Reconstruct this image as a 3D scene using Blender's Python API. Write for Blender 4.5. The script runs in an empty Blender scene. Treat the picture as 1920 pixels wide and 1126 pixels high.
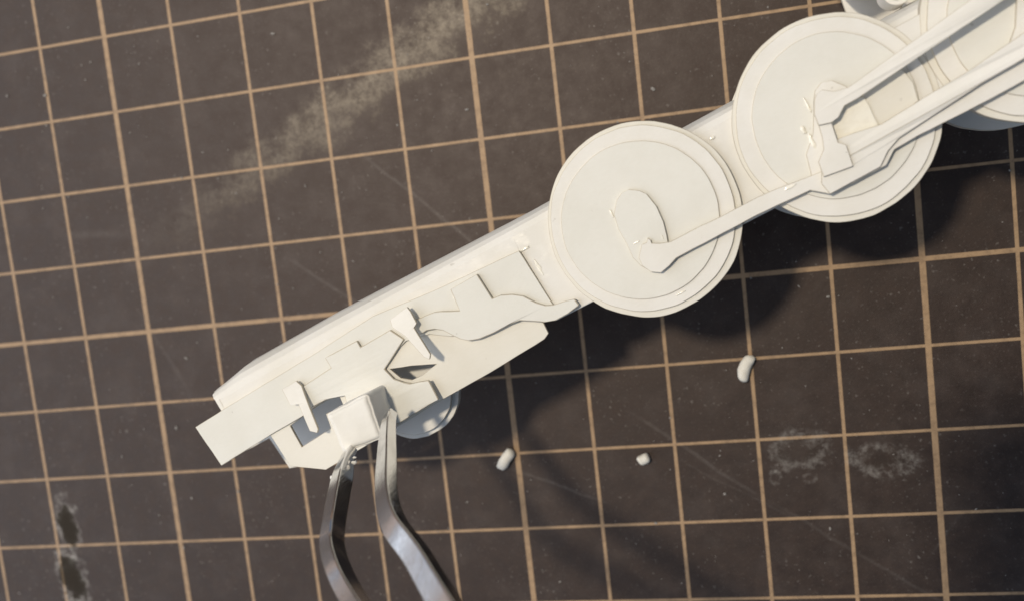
import bpy, bmesh, math, random
from mathutils import Vector, Matrix
from mathutils.geometry import tessellate_polygon
from mathutils import noise as mnoise

random.seed(7)
MM = 0.001
scene = bpy.context.scene
COL = scene.collection

# ------------------------------------------------------------------ camera
cam_d = bpy.data.cameras.new('camera')
cam = bpy.data.objects.new('camera', cam_d)
COL.objects.link(cam)
cam_rot = Matrix(((0.97201, 0.09006, 0.21699), (-0.11254, 0.98923, 0.09354), (-0.20623, -0.11534, 0.97168)))
CAM_LOC = Vector((21.82, 5.50, 112.97)) * MM
cam.matrix_world = Matrix.Translation(CAM_LOC) @ cam_rot.to_4x4()
cam_d.sensor_width = 36.0
cam_d.lens = 36.0 * 1729.8 / 1920.0
cam_d.clip_start = 0.004
cam_d.clip_end = 20.0
cam_d.dof.use_dof = True
cam_d.dof.focus_distance = 0.093
cam_d.dof.aperture_fstop = 27.0
scene.camera = cam

# ------------------------------------------------------------------ light
world = bpy.data.worlds.new('World')
scene.world = world
world.use_nodes = True
bg = world.node_tree.nodes['Background']
bg.inputs[0].default_value = (0.50, 0.70, 1.0, 1)
bg.inputs[1].default_value = 0.28

def aim(o, target):
    d = Vector(target) - o.location
    o.rotation_euler = d.to_track_quat('-Z', 'Y').to_euler()

kd = bpy.data.lights.new('desk_lamp_light', 'POINT')
kd.energy = 6.9
kd.color = (1.0, 0.865, 0.665)
kd.shadow_soft_size = 0.018
key = bpy.data.objects.new('desk_lamp_light', kd)
COL.objects.link(key)
key.location = Vector((-95, 113, 450)) * MM

wd = bpy.data.lights.new('window_light', 'AREA')
wd.shape = 'RECTANGLE'
wd.size = 1.8
wd.size_y = 1.7
wd.energy = 15.0
wd.color = (0.94, 0.95, 1.0)
win = bpy.data.objects.new('window_light', wd)
COL.objects.link(win)
win.location = Vector((-1090, -20, 740)) * MM
aim(win, (0, 0, 0))

scene.view_settings.view_transform = 'Standard'
scene.view_settings.look = 'None'
scene.view_settings.exposure = 0.0
scene.view_settings.gamma = 1.0
scene.cycles.max_bounces = 18
scene.cycles.diffuse_bounces = 14

# ------------------------------------------------------------------ materials
class NT:
    """tiny helper for shader node trees"""
    def __init__(self, name):
        self.m = bpy.data.materials.new(name)
        self.m.use_nodes = True
        self.t = self.m.node_tree
        self.b = self.t.nodes['Principled BSDF']
    def n(self, kind, **kw):
        nd = self.t.nodes.new(kind)
        for k, v in kw.items():
            setattr(nd, k, v)
        return nd
    def put(self, sock, v):
        if hasattr(v, 'is_output'):
            self.t.links.new(v, sock)
        elif v is not None:
            sock.default_value = v
    def math(self, op, a, b=None, c=None, clamp=False):
        nd = self.n('ShaderNodeMath', operation=op, use_clamp=clamp)
        self.put(nd.inputs[0], a)
        self.put(nd.inputs[1], b)
        self.put(nd.inputs[2], c)
        return nd.outputs[0]
    def coord(self, kind='Object'):
        return self.n('ShaderNodeTexCoord').outputs[kind]
    def noise(self, vec, scale, detail=3.0, rough=0.55, dist=0.0):
        nd = self.n('ShaderNodeTexNoise')
        self.put(nd.inputs['Vector'], vec)
        nd.inputs['Scale'].default_value = scale
        nd.inputs['Detail'].default_value = detail
        nd.inputs['Roughness'].default_value = rough
        nd.inputs['Distortion'].default_value = dist
        return nd.outputs['Fac']
    def step(self, v, lo, hi, a=0.0, b=1.0):
        nd = self.n('ShaderNodeMapRange', interpolation_type='SMOOTHSTEP')
        self.put(nd.inputs['Value'], v)
        nd.inputs['From Min'].default_value = lo
        nd.inputs['From Max'].default_value = hi
        nd.inputs['To Min'].default_value = a
        nd.inputs['To Max'].default_value = b
        return nd.outputs['Result']
    def mix(self, f, a, b):
        nd = self.n('ShaderNodeMix', data_type='RGBA')
        self.put(nd.inputs['Factor'], f)
        self.put(nd.inputs['A'] if False else nd.inputs[6], a)
        self.put(nd.inputs[7], b)
        return nd.outputs[2]
    def bump(self, h, strength, distance):
        nd = self.n('ShaderNodeBump')
        nd.inputs['Strength'].default_value = strength
        nd.inputs['Distance'].default_value = distance
        self.put(nd.inputs['Height'], h)
        self.t.links.new(nd.outputs['Normal'], self.b.inputs['Normal'])
    def set(self, **kw):
        for k, v in kw.items():
            self.put(self.b.inputs[k.replace('_', ' ')], v)

def rgb(r, g, b):
    return (r, g, b, 1.0)

def paper_material(name, base, tint, rough=0.75, gloss_patches=False, thin=0.16):
    s = NT(name)
    co = s.coord()
    big = s.noise(co, 150.0, 5.0, 0.62)
    c = s.mix(s.step(big, 0.35, 0.7), rgb(*base), rgb(*tint))
    fib = s.n('ShaderNodeMapping')
    s.put(fib.inputs['Vector'], co)
    fib.inputs['Scale'].default_value = (0.35, 1.0, 1.0)
    fib.inputs['Rotation'].default_value = (0, 0, 0.5)
    fine = s.noise(fib.outputs[0], 4200.0, 3.0, 0.65)
    c = s.mix(s.step(fine, 0.3, 0.8, 0.0, 0.10), c, rgb(base[0] * 0.8, base[1] * 0.78, base[2] * 0.72))
    sp = s.noise(co, 1100.0, 2.0, 0.5)
    sp2 = s.noise(co, 170.0, 2.0, 0.5)
    sp = s.math('MULTIPLY', s.step(sp, 0.735, 0.77), s.step(sp2, 0.5, 0.6))
    c = s.mix(s.math('MULTIPLY', sp, 0.35), c, rgb(0.25, 0.22, 0.18))
    s.set(Base_Color=c, Roughness=rough)
    s.b.inputs['Specular IOR Level'].default_value = 0.35
    if gloss_patches:
        g = s.noise(co, 420.0, 4.0, 0.7)
        s.set(Roughness=s.step(g, 0.56, 0.68, rough, 0.30))
    h = s.math('ADD', fine, s.math('MULTIPLY', big, 1.6))
    s.bump(h, 0.35, 0.00006)
    if thin:                                               # thin sheets let some light through
        tr = s.n('ShaderNodeBsdfTranslucent')
        tr.inputs['Color'].default_value = rgb(0.95, 0.86, 0.70)
        mx = s.n('ShaderNodeMixShader')
        mx.inputs[0].default_value = thin
        s.t.links.new(s.b.outputs[0], mx.inputs[1])
        s.t.links.new(tr.outputs[0], mx.inputs[2])
        s.t.links.new(mx.outputs[0], s.t.nodes['Material Output'].inputs['Surface'])
    return s.m

PAPER = paper_material('white_paper', (0.81, 0.80, 0.77), (0.765, 0.75, 0.705))
PAPER_BODY = paper_material('white_paper_with_glue_sheen', (0.80, 0.785, 0.75), (0.755, 0.735, 0.68), 0.7, True)
PAPER_CREAM = paper_material('cream_paper', (0.79, 0.77, 0.71), (0.75, 0.725, 0.65))

def glue_material():
    s = NT('dried_clear_glue')
    s.set(Base_Color=rgb(0.79, 0.76, 0.67), Roughness=0.12)
    s.b.inputs['Specular IOR Level'].default_value = 0.8
    s.b.inputs['Subsurface Weight'].default_value = 0.0
    co = s.coord('Object')
    s.bump(s.noise(co, 1300.0, 1.0), 0.7, 0.00012)
    return s.m
PAPER_GREY = paper_material('greyish_paper', (0.765, 0.762, 0.722), (0.73, 0.724, 0.678))
CUT = paper_material('cut_paper_edge', (0.58, 0.535, 0.45), (0.50, 0.46, 0.38))
GLUE = glue_material()

def steel_material():
    s = NT('worn_steel')
    co = s.coord()
    mp = s.n('ShaderNodeMapping')
    s.put(mp.inputs['Vector'], co)
    mp.inputs['Scale'].default_value = (1.0, 1.0, 0.12)
    n1 = s.noise(mp.outputs[0], 2600.0, 4.0, 0.7)
    n2 = s.noise(co, 260.0, 4.0, 0.6)
    c = s.mix(s.step(n2, 0.4, 0.7), rgb(0.74, 0.74, 0.74), rgb(0.62, 0.61, 0.60))
    s.set(Base_Color=c, Metallic=1.0, Roughness=s.step(n2, 0.3, 0.75, 0.11, 0.22))
    s.bump(n1, 0.22, 0.00005)
    return s.m
STEEL = steel_material()

def mat_material():
    s = NT('cutting_mat_surface')
    co = s.coord()
    sep = s.n('ShaderNodeSeparateXYZ')
    s.put(sep.inputs[0], co)
    X = s.math('MULTIPLY', sep.outputs[0], 100.0)      # centimetres
    Y = s.math('MULTIPLY', sep.outputs[1], 100.0)
    wob = s.noise(co, 160.0, 2.0)
    def lines(v, off, every, first, thin, thick):
        a = s.math('ADD', v, off)
        d = s.math('ABSOLUTE', s.math('SUBTRACT', s.math('FRACT', s.math('ADD', a, 100.5)), 0.5))
        q = s.math('DIVIDE', s.math('SUBTRACT', a, first - every * 40), every)
        d5 = s.math('MULTIPLY', s.math('ABSOLUTE', s.math('SUBTRACT', s.math('FRACT', s.math('ADD', q, 0.5)), 0.5)), every)
        e = s.math('MULTIPLY', s.math('SUBTRACT', wob, 0.5), 0.008)
        m1 = s.step(s.math('ADD', d, e), thin - 0.005, thin + 0.005, 1.0, 0.0)
        m2 = s.step(s.math('ADD', d5, e), thick - 0.005, thick + 0.005, 1.0, 0.0)
        return s.math('MAXIMUM', m1, m2)
    lx = lines(X, 6.5, 5.0, 1.0, 0.0215, 0.034)
    ly = lines(Y, -3.5, 5.0, -4.0, 0.0175, 0.028)
    line = s.math('MAXIMUM', lx, ly)
    wear = s.noise(co, 900.0, 4.0, 0.7)
    line = s.math('MULTIPLY', line, s.step(wear, 0.25, 0.6, 0.62, 1.0))
    # rubber with mottling and a film of paper dust
    mott = s.noise(co, 520.0, 5.0, 0.65)
    base = s.mix(s.step(mott, 0.3, 0.75), rgb(0.013, 0.0068, 0.0045), rgb(0.024, 0.0140, 0.0098))
    cloud = s.noise(co, 190.0, 4.0, 0.65)
    base = s.mix(s.step(cloud, 0.42, 0.75, 0.0, 0.05), base, rgb(0.30, 0.26, 0.24))
    tiny = s.noise(co, 3600.0, 2.0, 0.6)
    base = s.mix(s.step(tiny, 0.60, 0.74, 0.0, 0.09), base, rgb(0.36, 0.33, 0.31))
    speck = s.noise(co, 1900.0, 2.0, 0.5)
    patchy = s.noise(co, 130.0, 3.0, 0.6)
    sp = s.math('MULTIPLY', s.step(speck, 0.62, 0.76), s.step(patchy, 0.4, 0.65))
    base = s.mix(s.math('MULTIPLY', sp, 0.22), base, rgb(0.42, 0.40, 0.37))
    # rubbed streak of glue and paper dust
    ca, sa = math.cos(math.radians(27.3)), math.sin(math.radians(27.3))
    dx = s.math('SUBTRACT', X, -2.59)
    dy = s.math('SUBTRACT', Y, 1.98)
    along = s.math('ADD', s.math('MULTIPLY', dx, ca), s.math('MULTIPLY', dy, sa))
    across = s.math('SUBTRACT', s.math('MULTIPLY', dy, ca), s.math('MULTIPLY', dx, sa))
    ragged = s.math('MULTIPLY', s.math('SUBTRACT', s.noise(co, 260.0, 4.0, 0.7), 0.5), 1.1)
    ac = s.math('ABSOLUTE', s.math('ADD', across, ragged))
    w_in = s.step(ac, 0.0, 0.42, 1.0, 0.0)
    lim = s.math('MULTIPLY', s.step(along, -3.8, 1.5), s.step(along, 3.0, 5.0, 1.0, 0.0))
    pat = s.step(s.noise(co, 900.0, 6.0, 0.8), 0.34, 0.66, 0.22, 1.0)
    streak = s.math('MULTIPLY', s.math('MULTIPLY', w_in, lim), pat)
    base = s.mix(s.math('MULTIPLY', streak, 0.52), base, rgb(0.36, 0.31, 0.23))
    # knife scratches: x0,y0 -> x1,y1 in cm, strength
    for (x0, y0, x1, y1, st, wd_) in SCRATCHES:
        L = math.hypot(x1 - x0, y1 - y0)
        ux, uy = (x1 - x0) / L, (y1 - y0) / L
        ax = s.math('SUBTRACT', X, x0)
        ay = s.math('SUBTRACT', Y, y0)
        al = s.math('ADD', s.math('MULTIPLY', ax, ux), s.math('MULTIPLY', ay, uy))
        cr = s.math('ABSOLUTE', s.math('ADD', s.math('SUBTRACT', s.math('MULTIPLY', ay, ux), s.math('MULTIPLY', ax, uy)),
                                       s.math('MULTIPLY', s.math('SUBTRACT', patchy, 0.5), 0.12)))
        k = s.math('MULTIPLY', s.step(cr, 0.0, wd_, 1.0, 0.0),
                   s.math('MULTIPLY', s.step(al, -0.15, 0.35), s.step(al, L - 0.35, L + 0.15, 1.0, 0.0)))
        k = s.math('MULTIPLY', k, s.step(wear, 0.3, 0.6, 0.4, 1.0))
        base = s.mix(s.math('MULTIPLY', k, st * 0.7), base, rgb(0.34, 0.32, 0.30))
    col = s.mix(line, base, rgb(0.335, 0.225, 0.13))
    # dried glue marks: centre x,y, half sizes, whitish rim, wet inside
    rough = s.step(mott, 0.2, 0.8, 0.54, 0.66)
    spec = 0.58
    dn = s.math('MULTIPLY', s.math('SUBTRACT', s.noise(co, 330.0, 5.0, 0.7), 0.5), 2.4)
    fl = s.noise(co, 800.0, 5.0, 0.75)
    for (cx, cy, rx, ry, rim, wet, ang) in GLUE_MARKS:
        c_, s_ = math.cos(ang), math.sin(ang)
        ax = s.math('SUBTRACT', X, cx)
        ay = s.math('SUBTRACT', Y, cy)
        px = s.math('DIVIDE', s.math('ADD', s.math('MULTIPLY', ax, c_), s.math('MULTIPLY', ay, s_)), rx)
        py = s.math('DIVIDE', s.math('SUBTRACT', s.math('MULTIPLY', ay, c_), s.math('MULTIPLY', ax, s_)), ry)
        r = s.math('SQRT', s.math('ADD', s.math('MULTIPLY', px, px), s.math('MULTIPLY', py, py)))
        r = s.math('ADD', r, dn)
        ring = s.math('MULTIPLY', s.step(r, 0.35, 0.95), s.step(r, 1.0, 1.5, 1.0, 0.0))
        ring = s.math('MULTIPLY', ring, s.step(fl, 0.40, 0.66))
        inside = s.step(r, 0.75, 0.95, 1.0, 0.0)
        col = s.mix(s.math('MULTIPLY', ring, rim * 0.75), col, rgb(0.50, 0.48, 0.45))
        col = s.mix(s.math('MULTIPLY', inside, wet), col, rgb(0.022, 0.018, 0.011))
        spec = s.math('MULTIPLY', spec, s.math('SUBTRACT', 1.0, s.math('MULTIPLY', inside, wet)))
    s.set(Base_Color=col, Roughness=rough)
    s.put(s.b.inputs['Specular IOR Level'], spec)
    s.b.inputs['Specular Tint'].default_value = rgb(1.0, 0.88, 0.84)
    grain = s.noise(co, 2600.0, 3.0, 0.6)
    s.bump(s.math('ADD', s.math('ADD', grain, s.math('MULTIPLY', line, 0.5)), s.math('MULTIPLY', mott, 1.5)), 0.35, 0.00005)
    return s.m

SCRATCHES = [
    (-2.1, 1.55, 0.05, -0.55, 0.15, 0.035),
    (-3.3, 0.3, -1.6, -1.0, 0.12, 0.04),
    (1.0, -2.05, 2.5, -3.25, 0.12, 0.04),
    (2.6, -3.3, 4.6, -4.7, 0.08, 0.035),
    (1.55, -2.7, 2.9, -3.55, 0.06, 0.03),
    (-0.6, -2.7, 0.6, -3.2, 0.14, 0.035),
    (-6.6, 0.95, -5.6, 0.85, 0.10, 0.08),
    (4.35, -4.0, 4.7, -3.55, 0.10, 0.03),
    (-5.6, -0.2, -5.0, -1.4, 0.08, 0.05),
]
GLUE_MARKS = [
    (-7.28, -3.22, 0.15, 0.42, 0.45, 0.75, 0.0),
    (-7.34, -3.98, 0.20, 0.40, 0.50, 0.75, 0.15),
    (2.95, -2.66, 0.30, 0.20, 0.26, 0.1, 0.2),
    (3.90, -2.82, 0.30, 0.17, 0.32, 0.1, -0.2),
    (2.66, -2.98, 0.07, 0.07, 0.30, 0.0, 0.0),
    (3.05, -3.0, 0.07, 0.05, 0.25, 0.0, 0.0),
]
MAT = mat_material()

def plain(name, col, rough, metal=0.0, nscale=300.0, amt=0.15):
    s = NT(name)
    co = s.coord()
    f = s.noise(co, nscale, 4.0)
    c = s.mix(s.step(f, 0.3, 0.75), rgb(*col), rgb(*[k * (1 - amt) for k in col]))
    s.set(Base_Color=c, Roughness=rough, Metallic=metal)
    return s.m

# ------------------------------------------------------------------ mesh helpers
def link(name, me, mat, parent=None, bevel=0.0, seg=2, smooth=False, ang=50):
    o = bpy.data.objects.new(name, me)
    COL.objects.link(o)
    if mat:
        me.materials.append(mat)
    if parent:
        o.parent = parent
    if bevel:
        b = o.modifiers.new('bevel', 'BEVEL')
        b.width = bevel * MM
        b.segments = seg
        b.limit_method = 'ANGLE'
        b.angle_limit = math.radians(ang)
        b.use_clamp_overlap = True
    if smooth:
        for p in me.polygons:
            p.use_smooth = True
    return o

def tag(o, label, cat, group=None, kind=None):
    o['label'] = label
    if cat:
        o['category'] = cat
    if group:
        o['group'] = group
    if kind:
        o['kind'] = kind
    return o

def wobble(pts, step=0.9, amp=0.035, seed=0):
    """hand-cut edge: subdivide an outline (mm) and shift the points a little"""
    out = []
    n = len(pts)
    for i in range(n):
        a, b = pts[i], pts[(i + 1) % n]
        L = math.dist(a[:2], b[:2])
        k = max(1, int(L / step))
        for j in range(k):
            t = j / k
            p = [a[q] + (b[q] - a[q]) * t for q in range(len(a))]
            nx = mnoise.noise(Vector((p[0] * 0.8 + seed, p[1] * 0.8, 3.1)))
            ny = mnoise.noise(Vector((p[0] * 0.8, p[1] * 0.8 + seed, 9.7)))
            f = 0.5 if j == 0 else 1.0
            p[0] += nx * amp * f
            p[1] += ny * amp * f
            out.append(tuple(p))
    return out

def prism(name, pts, w, th, mat, parent, holes=(), amp=0.035, step=0.9, bevel=0.05, smooth=False):
    """a sheet cut to an outline: pts (u,v) or (u,v,w) in mm, top at w, thickness th"""
    sd = random.uniform(0, 50)
    loops = [wobble(list(pts), step, amp, sd)] + [wobble(list(h), step, amp, sd) for h in holes]
    tops = [[Vector((p[0], p[1], p[2] if len(p) > 2 else w)) for p in lp] for lp in loops]
    tris = tessellate_polygon([[Vector((p.x, p.y, 0)) for p in lp] for lp in tops])
    flat = [p for lp in tops for p in lp]
    n = len(flat)
    verts = [p * MM for p in flat] + [(p - Vector((0, 0, th))) * MM for p in flat]
    faces = []
    for t in tris:
        a, b, c = (flat[i] for i in t)
        up = (b - a).cross(c - a).z
        t = tuple(t) if up > 0 else tuple(reversed(t))
        faces.append(t)
        faces.append(tuple(i + n for i in reversed(t)))
    off = 0
    for li, lp in enumerate(tops):
        k = len(lp)
        area = sum(lp[i].x * lp[(i + 1) % k].y - lp[(i + 1) % k].x * lp[i].y for i in range(k))
        ccw = (area > 0) == (li == 0)
        for i in range(k):
            a, b = off + i, off + (i + 1) % k
            faces.append((b, a, a + n, b + n) if ccw else (a, b, b + n, a + n))
        off += k
    me = bpy.data.meshes.new(name)
    me.from_pydata(verts, [], faces)
    me.update()
    nt = 2 * len(tris)
    o = link(name, me, mat, parent, bevel, 2)
    if mat is not GLUE:                                    # the cut edge is rougher and a little soiled
        me.materials.append(CUT)
        for p in me.polygons:
            if p.index >= nt:
                p.material_index = 1
        if bevel:
            o.modifiers['bevel'].material = 1
            o.modifiers['bevel'].use_clamp_overlap = False
    return o

def disc(name, c, r, w, th, mat, parent, n=110, amp=0.09, bevel=0.05):
    sd = random.uniform(0, 60)
    pts = []
    for i in range(n):
        t = 2 * math.pi * i / n
        e = (mnoise.noise(Vector((math.cos(t) * 2.2 + sd, math.sin(t) * 2.2, 1.3)))
             + 0.6 * mnoise.noise(Vector((math.cos(t) * 7 + sd, math.sin(t) * 7, 4.3)))) * amp
        pts.append((c[0] + (r[0] + e) * math.cos(t), c[1] + (r[1] + e) * math.sin(t)))
    return prism(name, pts, w, th, mat, parent, amp=0.0, step=50, bevel=bevel)

def boxmesh(name, corners_top, corners_bot, mat, parent, bevel=0.1, seg=3):
    n = len(corners_top)
    verts = [Vector(p) * MM for p in corners_top] + [Vector(p) * MM for p in corners_bot]
    faces = [tuple(range(n)), tuple(reversed(range(n, 2 * n)))]
    for i in range(n):
        j = (i + 1) % n
        faces.append((j, i, i + n, j + n))
    me = bpy.data.meshes.new(name)
    me.from_pydata(verts, [], faces)
    bm = bmesh.new()
    bm.from_mesh(me)
    bmesh.ops.recalc_face_normals(bm, faces=bm.faces)
    bm.to_mesh(me)
    bm.free()
    return link(name, me, mat, parent, bevel, seg, ang=35)

def blob(name, c, r, mat, parent, squash=0.45, seed=0.0, sub=3, rough=0.35):
    bm = bmesh.new()
    bmesh.ops.create_icosphere(bm, subdivisions=sub, radius=1.0)
    for v in bm.verts:
        d = 1 + rough * mnoise.noise(v.co * 1.7 + Vector((seed, seed * 2, 0)))
        v.co = Vector((v.co.x * r[0] * d, v.co.y * r[1] * d, v.co.z * squash * d))
        v.co = (v.co + Vector(c)) * MM
    me = bpy.data.meshes.new(name)
    bm.to_mesh(me)
    bm.free()
    return link(name, me, mat, parent, smooth=True)

# ------------------------------------------------------------------ setting
def slab(name, x0, x1, y0, y1, z0, z1, mat, bevel):
    c = [(x0, y0), (x1, y0), (x1, y1), (x0, y1)]
    return boxmesh(name, [(x, y, z1) for x, y in c], [(x, y, z0) for x, y in c], mat, None, bevel)

def wood():
    s = NT('brown_wood')
    co = s.coord()
    mp = s.n('ShaderNodeMapping')
    s.put(mp.inputs['Vector'], co)
    mp.inputs['Scale'].default_value = (2.0, 26.0, 10.0)
    f = s.noise(mp.outputs[0], 6.0, 5.0, 0.6, 0.6)
    s.set(Base_Color=s.mix(f, rgb(0.20, 0.11, 0.055), rgb(0.32, 0.19, 0.10)), Roughness=0.5)
    return s.m

table = slab('table', -900, 900, -600, 600, -25, -3.2, wood(), 2.0)
table['kind'] = 'structure'
cmat = slab('cutting_mat', -240, 220, -165, 150, -3.0, 0.0, MAT, 0.6)
tag(cmat, 'dark brown cutting mat printed with a tan centimetre grid', 'cutting mat')

# ------------------------------------------------------------------ the paper model
ROT = math.radians(21.82)
def local_root(name):
    o = bpy.data.objects.new(name, None)
    o.empty_display_size = 0.005
    COL.objects.link(o)
    o.location = Vector((15.752, 3.521, 25.0)) * MM
    o.rotation_euler = (0, 0, ROT)
    return o

loco = local_root('paper_locomotive')
tag(loco, 'white paper model of a steam locomotive chassis with layered wheels and rods', 'paper model')

# body: long paper box with a leaning upper edge
def body():
    prof = [(4.55, -0.95), (5.10, -1.25), (5.46, -1.9), (5.80, -3.6), (6.10, -6.2), (6.24, -12.6), (-4.75, -12.6), (-4.75, -0.7)]
    left = [(p[0] - 0.45, p[1]) for p in prof]
    us = [-50.2, -49.2] + [-48 + 2.0 * i for i in range(18)] + [-12.6, -12.2] + [-10 + 2.0 * i for i in range(30)]
    rings = []
    for u in us:
        t = min(1, max(0, (u + 50) / 42.0))
        low = -1.15 if u < -12.4 else -4.75
        ring = []
        for i in range(8):
            v = left[i][0] * (1 - t) + prof[i][0] * t
            # the folded upper side swells a little towards the rear
            swell = 0.9 * min(1, max(0, (u + 51) / 5.0)) * (1 - 0.85 * min(1, max(0, (u + 34) / 24.0)))
            v += swell * (0.12, 0.4, 0.7, 0.95, 1, 1, 0, 0)[i]
            if i > 5:
                v = low
            du = 0
            if u == us[0]:
                du = (0.75, 0.3, 0.0, -0.4, -0.5, -0.5, 0.6, 1.3)[i]
            ring.append(Vector((u + du, v + 0.03 * mnoise.noise(Vector((u * 0.5, i * 3.0, 0))), prof[i][1])))
        rings.append(ring)
    verts = [p * MM for r in rings for p in r]
    faces = []
    for a in range(len(rings) - 1):
        for i in range(8):
            j = (i + 1) % 8
            faces.append((a * 8 + i, a * 8 + j, (a + 1) * 8 + j, (a + 1) * 8 + i))
    faces.append(tuple(range(8)))
    k = (len(rings) - 1) * 8
    faces.append(tuple(range(k + 7, k - 1, -1)))
    me = bpy.data.meshes.new('frame')
    me.from_pydata(verts, [], faces)
    bm = bmesh.new()
    bm.from_mesh(me)
    bmesh.ops.recalc_face_normals(bm, faces=bm.faces)
    bm.to_mesh(me)
    bm.free()
    return link('frame', me, PAPER_BODY, loco, 0.12, 3, ang=60)
body()
# tail flap folded at the rear end of the frame
prism('end_flap', [(-50.9, 5.45), (-49.85, 5.35), (-48.9, 3.2), (-49.7, 3.2)], -3.6, 0.4, PAPER, loco)

def lift(pts, w0, w1):
    """keep an outline measured at height w0 in register when its sheet sits at w1"""
    k = (88.0 - w1) / (88.0 - w0)
    return [tuple([6.37 + (p[0] - 6.37) * k, -0.42 + (p[1] + 0.42) * k] + list(p[2:])) for p in pts]

# side plates of the rear end
W1 = [(-43.47, -1.81), (-41.69, -1.56), (-40.47, -1.39), (-38.28, -1.21), (-36.81, -1.51), (-36.87, -2.5), (-36.0, -3.2), (-36.6, -4.0), (-39.37, -4.03), (-43.41, -4.4)]
W1 = [(-43.47, -1.81), (-43.41, -4.40), (-39.37, -4.03), (-39.12, -2.44), (-36.87, -2.5), (-36.81, -1.51), (-38.28, -1.21), (-40.47, -1.39), (-41.69, -1.56)]
W2 = [(-30.32, -1.39), (-28.1, -2.1), (-25.6, -3.14), (-27.63, -3.51), (-28.72, -3.45), (-29.71, -2.74), (-30.04, -2.02)]
PLATE_Q = [(-46.07, -1.69), (-45.71, -5.66), (-42.16, -7.72), (-36.0, -7.32), (-27.16, -6.68), (-21.03, -6.42), (-16.54, -6.08), (-14.29, -5.88), (-13.66, -5.57), (-13.63, -4.41), (-14.6, -3.0), (-14.9, 0.5), (-29.0, 2.2), (-46.2, 1.0)]
prism('ash_pan_plate', lift(PLATE_Q, -1.6, -0.7), -0.7, 0.4, PAPER_CREAM, loco, holes=(lift(W1, -1.6, -0.7), lift(W2, -1.6, -0.7)))
PLATE_A = [(-53.16, 2.84), (-48.09, 3.16), (-36.2, 3.72), (-28.99, 4.22), (-25.18, 3.86), (-21.26, 3.5), (-12.26, 3.02), (-11.74, -3.23), (-12.03, -4.1), (-15.19, -3.2), (-19.72, -2.3), (-22.6, -1.3), (-24.5, -0.1), (-27.07, 0.4), (-30.6, -0.7), (-35.92, -1.5), (-37.9, -1.05), (-41.27, -1.5), (-45.58, -1.69), (-52.53, -2.17)]
prism('side_plate', lift(PLATE_A, -0.8, -0.45), -0.45, 0.6, PAPER_GREY, loco)
P1 = [(-40.89, 2.07, -0.1), (-40.25, 1.25, -0.1), (-39.29, 1.29, -0.1), (-35.65, 1.59, -0.1), (-35.72, 2.78, -0.1), (-31.66, 2.79, -0.1), (-31.62, 2.03, -0.1), (-27.91, 2.15, -0.1), (-27.07, 0.63, -0.2), (-30.49, -1.13, -0.3), (-30.05, -2.47, -0.2), (-29.26, -3.18, -0.1), (-28.51, -3.7, 0), (-27.52, -3.92, 0.15), (-26.59, -4.2, 0.3), (-26.56, -6.35, 0.45), (-31.67, -6.73, 0.1), (-34.81, -5.63, 0), (-36.18, -3.16, -0.1), (-35.73, -1.61, -0.1), (-37.74, -1.1, -0.1), (-40.31, -1.13, -0.1), (-41.43, 0.55, -0.1)]
prism('firebox_plate', lift(P1, -0.4, 0.0), 0, 0.36, PAPER_GREY, loco, bevel=0.09)
P3 = [(-26.2, 1.69), (-25.17, 1.91), (-24.42, 1.77), (-23.61, 1.73), (-22.83, 1.63), (-22.03, 1.35), (-21.29, 0.98), (-20.38, 0.57), (-20.19, 2.85), (-17.02, 2.93), (-16.78, 0.09), (-15.89, 0.02), (-14.81, -0.45), (-13.86, -1.13), (-13.05, -2.26), (-12.37, -2.9), (-11.45, -3.3), (-10.51, -3.43), (-9.49, -3.69), (-9.38, -4.42), (-10.76, -4.65), (-12.08, -4.7), (-13.26, -4.33), (-14.26, -3.71), (-15.32, -3.1), (-16.41, -2.96), (-18.27, -2.98), (-19.91, -2.85), (-20.95, -2.53), (-21.7, -1.95), (-22.33, -1.14), (-22.87, -0.4), (-23.54, 0.08), (-24.35, 0.34), (-25.05, 0.29), (-25.87, 0.55)]
prism('spring_link', lift(P3, -0.3, 0.0), 0.0, 0.46, PAPER_GREY, loco, amp=0.02, bevel=0.08)
T2 = [(-27.03, 2.99, 0.35), (-24.73, 3.32, 0.5), (-24.59, 2.77, 0.7), (-24.52, 1.45, 1.0), (-24.98, 1.19, 1.1), (-24.65, -0.49, 1.9), (-24.35, -1.91, 2.7), (-24.67, -2.32, 2.8), (-25.1, -1.87, 2.7), (-26.15, 0.84, 1.3), (-27.12, 2.25, 0.6)]
prism('bent_lever', [(p[0], p[1], p[2] * 0.65 + 0.3) for p in T2], 0, 0.35, PAPER, loco, amp=0.02)
T1 = [(-41.31, 1.99, .0), (-39.4, 2.07, .0), (-39.12, 1.37, .0), (-39.2, -0.44, .6), (-39.13, -3.39, 1.8), (-39.39, -3.69, 1.9), (-40.03, -3.18, 1.9), (-40.22, -0.2, .6), (-41.17, 0.14, .4)]
prism('bent_lever', [(p[0], p[1], p[2] * 0.65 + 0.3) for p in T1], 0, 0.35, PAPER, loco, amp=0.02)

# far side of the model
prism('far_side_plate', [(-54.5, 2.8), (-18, 3.0), (-18, -5.6), (-46.0, -7.4), (-50.5, -6.3), (-51.0, -2.1), (-54.5, -2.1)], -9.5, 0.5, PAPER, loco)
for u in (0.0, 19.1, 37.2):
    disc('far_wheel', (u, 0), (9.2, 9.2), -11.4, 1.0, PAPER, loco)
tw = disc('trailing_wheel', (-30.64, -4.81), (5.2, 4.95), -5.0, 0.8, PAPER, loco, n=70)
disc('tread', (-30.75, -4.75), (4.55, 4.45), -4.4, 0.6, PAPER, tw, n=70)
prism('axle', [(-31.4, -4.0), (-30.0, -4.0), (-30.0, -5.5), (-31.4, -5.5)], -5.6, 7.0, PAPER, tw)

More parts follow.
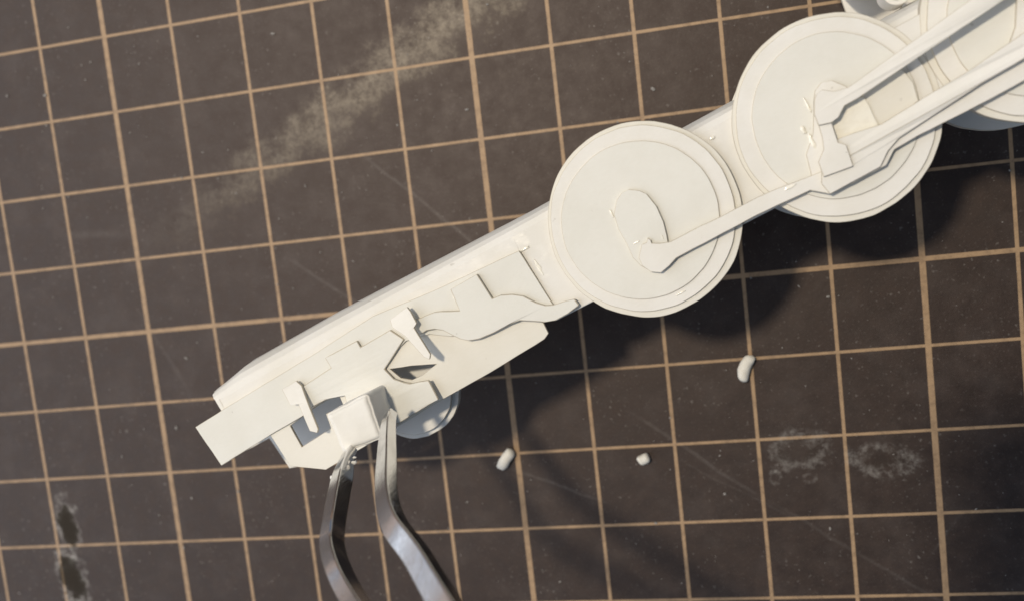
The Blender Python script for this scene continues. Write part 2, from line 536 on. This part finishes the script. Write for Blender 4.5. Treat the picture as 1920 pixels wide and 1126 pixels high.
# driving wheels: flange disc, tread disc, face disc, boss
def wheel(cf, rf, ct, rt, cc, rc):
    w = disc('driving_wheel', cf, rf, -0.28, 1.0, PAPER_CREAM, loco)
    disc('tread', ct, rt, -0.04, 0.3, PAPER, w)
    disc('face_disc', cc, rc, 0.15, 0.25, PAPER_GREY, w, amp=0.07)
    return w
w1 = wheel((-0.13, 0), (9.14, 9.27), (-0.25, 0.14), (8.66, 8.75), (-0.45, 0.1), (7.43, 7.45))
w2 = wheel((19.11, 0), (8.95, 9.34), (19.02, 0.09), (8.48, 8.88), (19.12, 0.19), (7.08, 7.42))
w3 = wheel((37.2, 0), (9.2, 9.25), (37.1, 0.1), (8.55, 8.75), (37.1, 0.1), (6.95, 7.1))
prism('frame_spacer', [(25.6, -4.3), (30.6, -4.3), (30.6, 4.6), (25.6, 4.6)], -0.34, 0.7, PAPER, loco)
BOSS1 = [(-2.24, 1.78), (-1.39, 2.8), (-0.72, 3.17), (0.05, 3.15), (0.84, 2.61), (1.31, 1.96), (1.6, 0.54), (1.49, -1.06), (1.2, -2.26), (0.86, -3.31), (-0.61, -4.69), (-1.7, -4.64), (-2.28, -3.71), (-2.58, -2.7), (-2.48, -1.27), (-2.54, 0.24)]
prism('crank_boss', BOSS1, 0.52, 0.45, PAPER_GREY, w1, amp=0.06)
BOSS2 = [(18.08, 2.23), (18.59, 3.01), (19.35, 3.38), (20.26, 3.07), (21.05, 2.04), (21.18, 1.0), (20.5, -1.3), (17.54, -3.37), (15.92, -4.1), (15.0, -3.59), (15.44, -1.67), (16.79, -0.27)]
prism('crank_boss', BOSS2, 0.55, 0.45, PAPER, w2, amp=0.02)
prism('crank_boss', [(p[0] + 18.3, p[1]) for p in BOSS2], 0.55, 0.45, PAPER, w3, amp=0.02)
CW2 = [(21.29, 0.41), (20.94, -1.84), (21.81, -2.8), (25.7, -2.05), (26.0, -0.42), (25.7, 1.2), (22.6, 1.0)]
prism('counterweight', CW2, 0.55, 0.3, PAPER_CREAM, w2)

ROD1 = [(-1.24, -1.97), (-0.78, -2.04), (-0.48, -1.69), (-0.31, -2.0), (-0.36, -2.32), (0.42, -2.73), (1.22, -3.01), (4.29, -2.98), (6.24, -3.08), (9.97, -3.04), (11.59, -3.15), (13.92, -3.44), (16.11, -3.66), (17.4, -3.3), (20.6, -3.6), (20.2, -5.4), (18.08, -5.28), (15.63, -5.77), (14.29, -4.67), (12.82, -4.63), (11.09, -4.52), (9.25, -4.47), (1.04, -4.6), (0.14, -4.94), (-0.89, -5.17), (-1.69, -4.65), (-2.12, -3.77), (-2.06, -2.98)]
prism('coupling_rod', ROD1, 0.84, 0.45, PAPER, loco, amp=0.03)
ROD2U = [(15.63, -5.72), (15.4, -4.4), (21.09, -3.2), (25.77, -2.67), (35.02, -1.99), (44.5, -2.2), (44.5, -4.6), (33.71, -4.65), (30.53, -4.75), (24.32, -4.72), (22.06, -4.85), (20.9, -5.75), (17.84, -5.85)]
prism('coupling_rod', ROD2U, 0.98, 0.3, PAPER, loco)
ROD2 = [(15.84, -3.63, 1.3), (18.16, -1.7, 1.3), (19.7, -1.91, 1.3), (21.1, -2.17, 1.3), (22.07, -2.35, 1.3), (25.92, -2.0, 1.4), (30.23, -1.71, 1.7), (34.77, -1.06, 1.9), (44.5, -0.3, 2.2), (44.5, -2.2, 2.2), (33.87, -2.98, 1.9), (30.89, -3.16, 1.7), (26.3, -3.72, 1.4), (22.74, -4.15, 1.3), (21.5, -4.7, 1.3), (20.36, -5.62, 1.3), (15.61, -5.76, 1.3), (15.36, -4.61, 1.3)]
prism('eccentric_rod', ROD2, 0, 0.32, PAPER, loco, amp=0.025)
MAIN = [(18.35, 2.61, 1.9), (18.94, 2.75, 1.9), (19.79, 2.1, 1.9), (20.88, 1.84, 1.9), (25.5, 2.48, 2.0), (32.19, 3.45, 2.3), (38.56, 4.31, 2.7), (44.5, 5.1, 3.1), (44.5, 3.2, 3.1), (34.44, 2.11, 2.3), (27.19, 1.29, 2.0), (21.2, 0.6, 1.9), (19.98, 0.57, 1.9), (19.13, -0.05, 1.9), (18.33, -0.18, 1.9), (17.33, 0.12, 1.9), (17.43, 1.16, 1.9), (17.95, 2.2, 1.9)]
prism('main_rod', MAIN, 0, 0.4, PAPER, loco, amp=0.025)
RC = [(17.43, 0.49), (18.46, 0.03), (18.14, -2.03), (18.65, -2.52), (18.34, -4.47), (15.76, -4.13), (15.94, -2.73), (16.81, -1.98), (17.17, -0.96)]
prism('return_crank', RC, 1.62, 0.34, PAPER, loco, amp=0.025)

# saddle plate, and an added tube out of view that casts shade on it
prism('boiler_saddle', lift([(28.6, 14.0), (28.4, 13.0), (27.71, 10.88), (27.5, 9.27), (27.3, 7.3), (27.4, 5.0), (46, 5.0), (46, 14.0)], -18, -16), -16, 0.5, PAPER, loco)
def shade_tube():
    n, us = 40, (27.2, 46.0)
    verts, faces = [], []
    for u in us:
        for rr in (8.6, 8.2):
            for i in range(n):
                a = 2 * math.pi * i / n
                verts.append(Vector((u, 18.3 + rr * math.cos(a), -9.5 + rr * math.sin(a))) * MM)
    for i in range(n):
        k = (i + 1) % n
        o0, i0, o1, i1 = 0, n, 2 * n, 3 * n
        faces += [(o0 + i, o0 + k, o1 + k, o1 + i), (i0 + k, i0 + i, i1 + i, i1 + k),
                  (o0 + k, o0 + i, i0 + i, i0 + k), (o1 + i, o1 + k, i1 + k, i1 + i)]
    me = bpy.data.meshes.new('shade_tube')
    me.from_pydata(verts, [], faces)
    bm = bmesh.new()
    bm.from_mesh(me)
    bmesh.ops.recalc_face_normals(bm, faces=bm.faces)
    bm.to_mesh(me)
    bm.free()
    link('shade_tube', me, PAPER, loco)
shade_tube()
prism('glue_film', [(18.3, 0.3), (20.6, 0.9), (21.9, 0.5), (21.9, -2.3), (19.6, -2.4), (18.2, -1.9)], 0.78, 0.4, GLUE, loco, amp=0.12, bevel=0.08)
def curl():
    bm = bmesh.new()
    ro, ri, h = 1.25, 0.85, 1.1
    n = 40
    ang = [math.radians(-10 + 330 * i / (n - 1)) for i in range(n)]
    vs = []
    for k, a in enumerate(ang):
        rr = 1 + 0.12 * k / n
        vs.append([bm.verts.new(Vector((29.3 + r * rr * math.cos(a), 7.7 + r * rr * math.sin(a), z)) * MM) for r, z in ((ro, -4.6 + h), (ri, -4.6 + h), (ri, -6.4), (ro, -6.4))])
    for i in range(n - 1):
        for j in range(4):
            bm.faces.new((vs[i][j], vs[i][(j + 1) % 4], vs[i + 1][(j + 1) % 4], vs[i + 1][j]))
    bm.faces.new(vs[0])
    bm.faces.new(list(reversed(vs[-1])))
    bmesh.ops.recalc_face_normals(bm, faces=bm.faces)
    me = bpy.data.meshes.new('paper_curl')
    bm.to_mesh(me)
    bm.free()
    link('paper_curl', me, PAPER, loco, 0.08, 2)
curl()

# beads of dried glue on the model
for i, (u, v, w, rx, ry, h) in enumerate([
        (-1.6, -1.6, 0.52, 0.35, 0.10, 0.2), (0.75, -2.3, 0.52, 0.06, 0.24, 0.2),
        (-2.45, 1.9, 0.2, 0.08, 0.45, 0.2), (16.4, -0.95, 0.5, 0.22, 0.75, 0.4), (16.2, 0.4, 0.2, 0.2, 0.4, 0.3),
        (17.5, 2.2, 0.2, 0.10, 0.75, 0.3), (15.5, -2.3, 0.45, 0.18, 0.4, 0.25),
        (22.5, -4.0, 1.3, 0.2, 0.14, 0.2),
        (12.9, -3.6, 0.85, 0.6, 0.14, 0.2), (-0.2, -7.75, -0.02, 0.5, 0.09, 0.2), (8.9, 3.7, -0.85, 0.25, 0.12, 0.2),
        (-20.2, 1.8, -0.3, 0.10, 0.4, 0.25), (-11.8, 2.9, -0.85, 0.6, 0.14, 0.25), (-11.3, 0.6, -0.85, 0.2, 0.8, 0.25)]):
    blob('glue_bead', (u, v, w), (rx, ry), GLUE, loco, h * 0.3, i * 3.1, 3, 0.4)

# ------------------------------------------------------------------ block being glued on
blk = local_root('paper_block')
tag(blk, 'small white paper block gripped by the tweezer tips', 'paper block')
BLK = [(-36.05, -2.32), (-31.1, -2.39), (-31.89, -7.02), (-36.41, -6.56)]
def block():
    bm = bmesh.new()
    bmesh.ops.create_grid(bm, x_segments=2, y_segments=2, size=1)
    bm.free()
    N = 16
    def q(a, b):
        p = [Vector((x, y, 0)) for x, y in BLK]
        return (p[0] * (1 - a) + p[1] * a) * (1 - b) + (p[3] * (1 - a) + p[2] * a) * b
    bm = bmesh.new()
    def rnd(t):                                            # closer rows at the rounded rims
        return t
    ts = [0, .03, .07, .13] + [.13 + .74 * i / 8 for i in range(1, 8)] + [.87, .93, .97, 1]
    K = len(ts)
    def pt(a, b, c):
        P = q(a, b)
        m = Vector((sum(x for x, _ in BLK) / 4, sum(y for _, y in BLK) / 4, 0))
        z = -0.4 + 5.0 * c
        # round corners: pull in where two or more coordinates are near a rim
        e = [min(t, 1 - t) for t in (a, b)] + [1 - c]
        f = 0.0
        R = 0.07
        d = [max(0, R - k) / R for k in e]
        for i in range(3):
            for j in range(i + 1, 3):
                f = max(f, d[i] * d[j])
        P = P + (m - P) * 0.06 * f
        z -= 0.28 * f * d[2]
        nv = mnoise.noise_vector(Vector((P.x * 0.9, P.y * 0.9, z * 0.9)))
        return bm.verts.new((P + Vector((0, 0, z)) + nv * 0.09) * MM)
    def sheet(fn, flip):
        g = [[fn(ts[i], ts[j]) for j in range(K)] for i in range(K)]
        for i in range(K - 1):
            for j in range(K - 1):
                f = (g[i][j], g[i + 1][j], g[i + 1][j + 1], g[i][j + 1])
                bm.faces.new(f if not flip else tuple(reversed(f)))
    sheet(lambda a, b: pt(a, b, 1), True)
    sheet(lambda a, b: pt(a, b, 0), False)
    sheet(lambda a, c: pt(a, 0, c), True)
    sheet(lambda a, c: pt(a, 1, c), False)
    sheet(lambda b, c: pt(0, b, c), False)
    sheet(lambda b, c: pt(1, b, c), True)
    bmesh.ops.remove_doubles(bm, verts=bm.verts, dist=1e-6)
    bmesh.ops.recalc_face_normals(bm, faces=bm.faces)
    me = bpy.data.meshes.new('block_body')
    bm.to_mesh(me)
    bm.free()
    o = link('block_body', me, PAPER, blk, smooth=True)
block()

# ------------------------------------------------------------------ tweezers
twz = bpy.data.objects.new('tweezers', None)
twz.empty_display_size = 0.01
COL.objects.link(twz)
twz.location = Vector((-12, -15, 30)) * MM
tag(twz, 'bent nose steel tweezers holding the small paper block', 'tweezers')

def catmull(P, n):
    out = []
    for i in range(len(P) - 1):
        p0 = P[max(0, i - 1)]
        p1, p2 = P[i], P[i + 1]
        p3 = P[min(len(P) - 1, i + 2)]
        for k in range(n):
            t = k / n
            out.append([0.5 * (2 * b + (c - a) * t + (2 * a - 5 * b + 4 * c - d) * t * t + (3 * b - a - 3 * c + d) * t ** 3) for a, b, c, d in zip(p0, p1, p2, p3)])
    out.append(list(P[-1]))
    return out

def arm(path, face_dir, seed):
    """path rows: x, y, z, width, thickness (mm); a bar of chamfered section swept along it"""
    pts = catmull(path, 7)
    bm = bmesh.new()
    rings = []
    for i, r in enumerate(pts):
        a = Vector(pts[max(0, i - 1)][:3])
        b = Vector(pts[min(len(pts) - 1, i + 1)][:3])
        T = (b - a).normalized()
        F = Vector(face_dir)
        F = (F - T * F.dot(T)).normalized()                # normal of the broad face
        S = T.cross(F).normalized()
        w, h = r[3] / 2, r[4] / 2
        ch = 0.16 * min(w, h)
        sec = [(-w + ch, h), (w - ch, h), (w, h - ch), (w, -h + ch), (w - ch, -h), (-w + ch, -h), (-w, -h + ch), (-w, h - ch)]
        c = Vector(r[:3])
        nz = 0.02 * mnoise.noise(Vector((i * 0.4, seed, 0)))
        rings.append([bm.verts.new((c + S * (x + nz) + F * y - Vector((-12, -15, 30))) * MM) for x, y in sec])
    for i in range(len(rings) - 1):
        for j in range(8):
            k = (j + 1) % 8
            bm.faces.new((rings[i][j], rings[i][k], rings[i + 1][k], rings[i + 1][j]))
    bm.faces.new(rings[0])
    bm.faces.new(list(reversed(rings[-1])))
    bmesh.ops.recalc_face_normals(bm, faces=bm.faces)
    for e in bm.edges:
        e.smooth = len(e.link_faces) == 2 and e.calc_face_angle(0) < 0.45
    me = bpy.data.meshes.new('arm')
    bm.to_mesh(me)
    bm.free()
    return link('arm', me, STEEL, twz, 0.05, 2, smooth=True, ang=30)

arm([(-14.65, -15.75, 29.3, 0.9, 0.8), (-14.56, -16.14, 30.8, 1.1, 1.0), (-13.59, -17.22, 35.0, 1.75, 1.3), (-12.75, -19.48, 39.5, 1.8, 1.35), (-12.3, -20.91, 41.5, 1.95, 1.4),
     (-10.84, -22.11, 44.0, 2.2, 1.4), (-8.38, -23.58, 47.0, 2.4, 1.45), (-3.02, -25.57, 53.0, 2.7, 1.5), (3.5, -29.5, 58.5, 3.1, 1.5), (14, -45, 67, 4.5, 1.6), (30, -100, 85, 7.0, 1.4)],
    (0.78, 0.60, -0.18), 1.0)
arm([(-10.15, -12.5, 29.0, 0.8, 0.9), (-9.9, -12.93, 30.8, 1.1, 1.1), (-8.75, -15.3, 35.5, 1.6, 1.3), (-7.41, -17.37, 40.0, 1.75, 1.35), (-5.84, -18.95, 43.0, 1.95, 1.4),
     (-3.19, -20.36, 46.0, 1.98, 1.4), (-0.03, -22.4, 50.0, 2.15, 1.45), (3.79, -24.56, 55.0, 2.4, 1.5), (9.2, -28.8, 60.0, 3.1, 1.5), (17.5, -45, 68, 4.5, 1.6), (31.8, -100, 86.5, 7.0, 1.4)],
    (-0.5, 0.52, 0.65), 5.0)
# flecks of dried glue and paper on the tips
TW0 = Vector((-12, -15, 30))
for i, (x, y, z, r) in enumerate([(-14.6, -17.0, 34.4, 0.35), (-14.2, -16.9, 34.8, 0.3), (-13.2, -16.2, 32.6, 0.28), (-13.5, -16.0, 31.6, 0.2), (-9.3, -13.8, 33.2, 0.32), (-14.3, -18.2, 36.3, 0.16), (-9.0, -14.4, 34.0, 0.2)]):
    blob('glue_fleck', (x + 12, y + 15, z - 30), (r, r * 0.6), PAPER, twz, r * 0.4, i * 2.7, 2, 0.9)

# ------------------------------------------------------------------ scraps on the mat
def scrap(name, x, y, L, R, rz, bend, label, flat=1.0):
    bm = bmesh.new()
    n, m = 22, 14
    rings = []
    for i in range(n):
        t = i / (n - 1)
        s_ = 2 * t - 1
        ee = (1 - abs(s_) ** 5) ** 0.5 if abs(s_) < 1 else 0.0
        rr = R * max(0.02, ee)
        cx, cy = s_ * L / 2, bend * (s_ * s_)
        ring = []
        for j in range(m):
            a = 2 * math.pi * j / m
            p = Vector((cx, cy + rr * math.cos(a), R * flat + rr * math.sin(a) * flat))
            p += mnoise.noise_vector(p * 1.6 + Vector((x, y, 0))) * R * 0.16
            p.z = max(p.z, 0.0)
            ring.append(bm.verts.new(p * MM))
        rings.append(ring)
    for i in range(n - 1):
        for j in range(m):
            k = (j + 1) % m
            bm.faces.new((rings[i][j], rings[i][k], rings[i + 1][k], rings[i + 1][j]))
    bm.faces.new(rings[0])
    bm.faces.new(list(reversed(rings[-1])))
    bmesh.ops.recalc_face_normals(bm, faces=bm.faces)
    me = bpy.data.meshes.new(name)
    bm.to_mesh(me)
    bm.free()
    o = link(name, me, PAPER_CREAM, None, smooth=True)
    o.location = (x * MM, y * MM, 0)
    o.rotation_euler = (0, 0, rz)
    return tag(o, label, 'scrap', 'white scraps lying on the cutting mat')
scrap('paper_scrap', 24.2, -15.9, 3.4, 0.72, math.radians(66), -0.35, 'curved bean shaped white scrap beside a vertical grid line')
scrap('paper_scrap', -6.4, -25.5, 3.1, 0.72, math.radians(52), 0.0, 'straight stubby white scrap between the tweezers and the round crumb')
scrap('paper_scrap', 11.1, -26.5, 1.5, 0.62, 0.4, 0.1, 'tiny round white crumb, smallest scrap on the mat')

def dust():
    bm = bmesh.new()
    rnd = random.Random(11)
    for i in range(640):
        x = rnd.uniform(-90, 62)
        y = rnd.uniform(-58, 42)
        s_ = 0.05 + 0.10 * rnd.random() ** 3 + (0.14 if rnd.random() < 0.06 else 0)
        m = bmesh.ops.create_icosphere(bm, subdivisions=1, radius=1.0)
        st = rnd.uniform(0.6, 1.6)
        a = rnd.uniform(0, math.pi)
        for v in m['verts']:
            p = Vector((v.co.x * s_ * st, v.co.y * s_ / st, v.co.z * s_ * 0.5 + s_ * 0.4))
            v.co = Vector((x + p.x * math.cos(a) - p.y * math.sin(a), y + p.x * math.sin(a) + p.y * math.cos(a), p.z)) * MM
    me = bpy.data.meshes.new('dust')
    bm.to_mesh(me)
    bm.free()
    o = link('dust', me, plain('grey_dust', (0.26, 0.245, 0.23), 0.9), None)
    o['kind'] = 'stuff'
    o['label'] = 'pale specks of paper dust scattered over the mat'
dust()

# ------------------------------------------------------------------ the phone that takes the picture
def phone():
    r = bpy.data.objects.new('smartphone', None)
    COL.objects.link(r)
    r.matrix_world = cam.matrix_world.copy()
    tag(r, 'dark smartphone held flat above the mat, its shadow across one corner', 'phone')
    m = plain('phone_glass_back', (0.03, 0.03, 0.035), 0.3)
    c = [(-14.3, -63), (132, -63), (132, 6.4), (-14.3, 6.4)]
    boxmesh('phone_body', [(x, y, 10.0) for x, y in c], [(x, y, 2.2) for x, y in c], m, r, 2.0)
    bm = bmesh.new()
    for (x, y, rr) in ((0, 0, 4.5), (0, -14, 4.5)):
        for z, k in ((0.6, 0), (2.1, 1)):
            pass
    bm.free()
    ring = [(4.6 * math.cos(2 * math.pi * i / 32), 4.6 * math.sin(2 * math.pi * i / 32)) for i in range(32)]
    boxmesh('lens', [(x, y, 2.1) for x, y in ring], [(x, y, 0.9) for x, y in ring], plain('lens_ring', (0.05, 0.05, 0.055), 0.25, 0.8), r, 0.2)
phone()
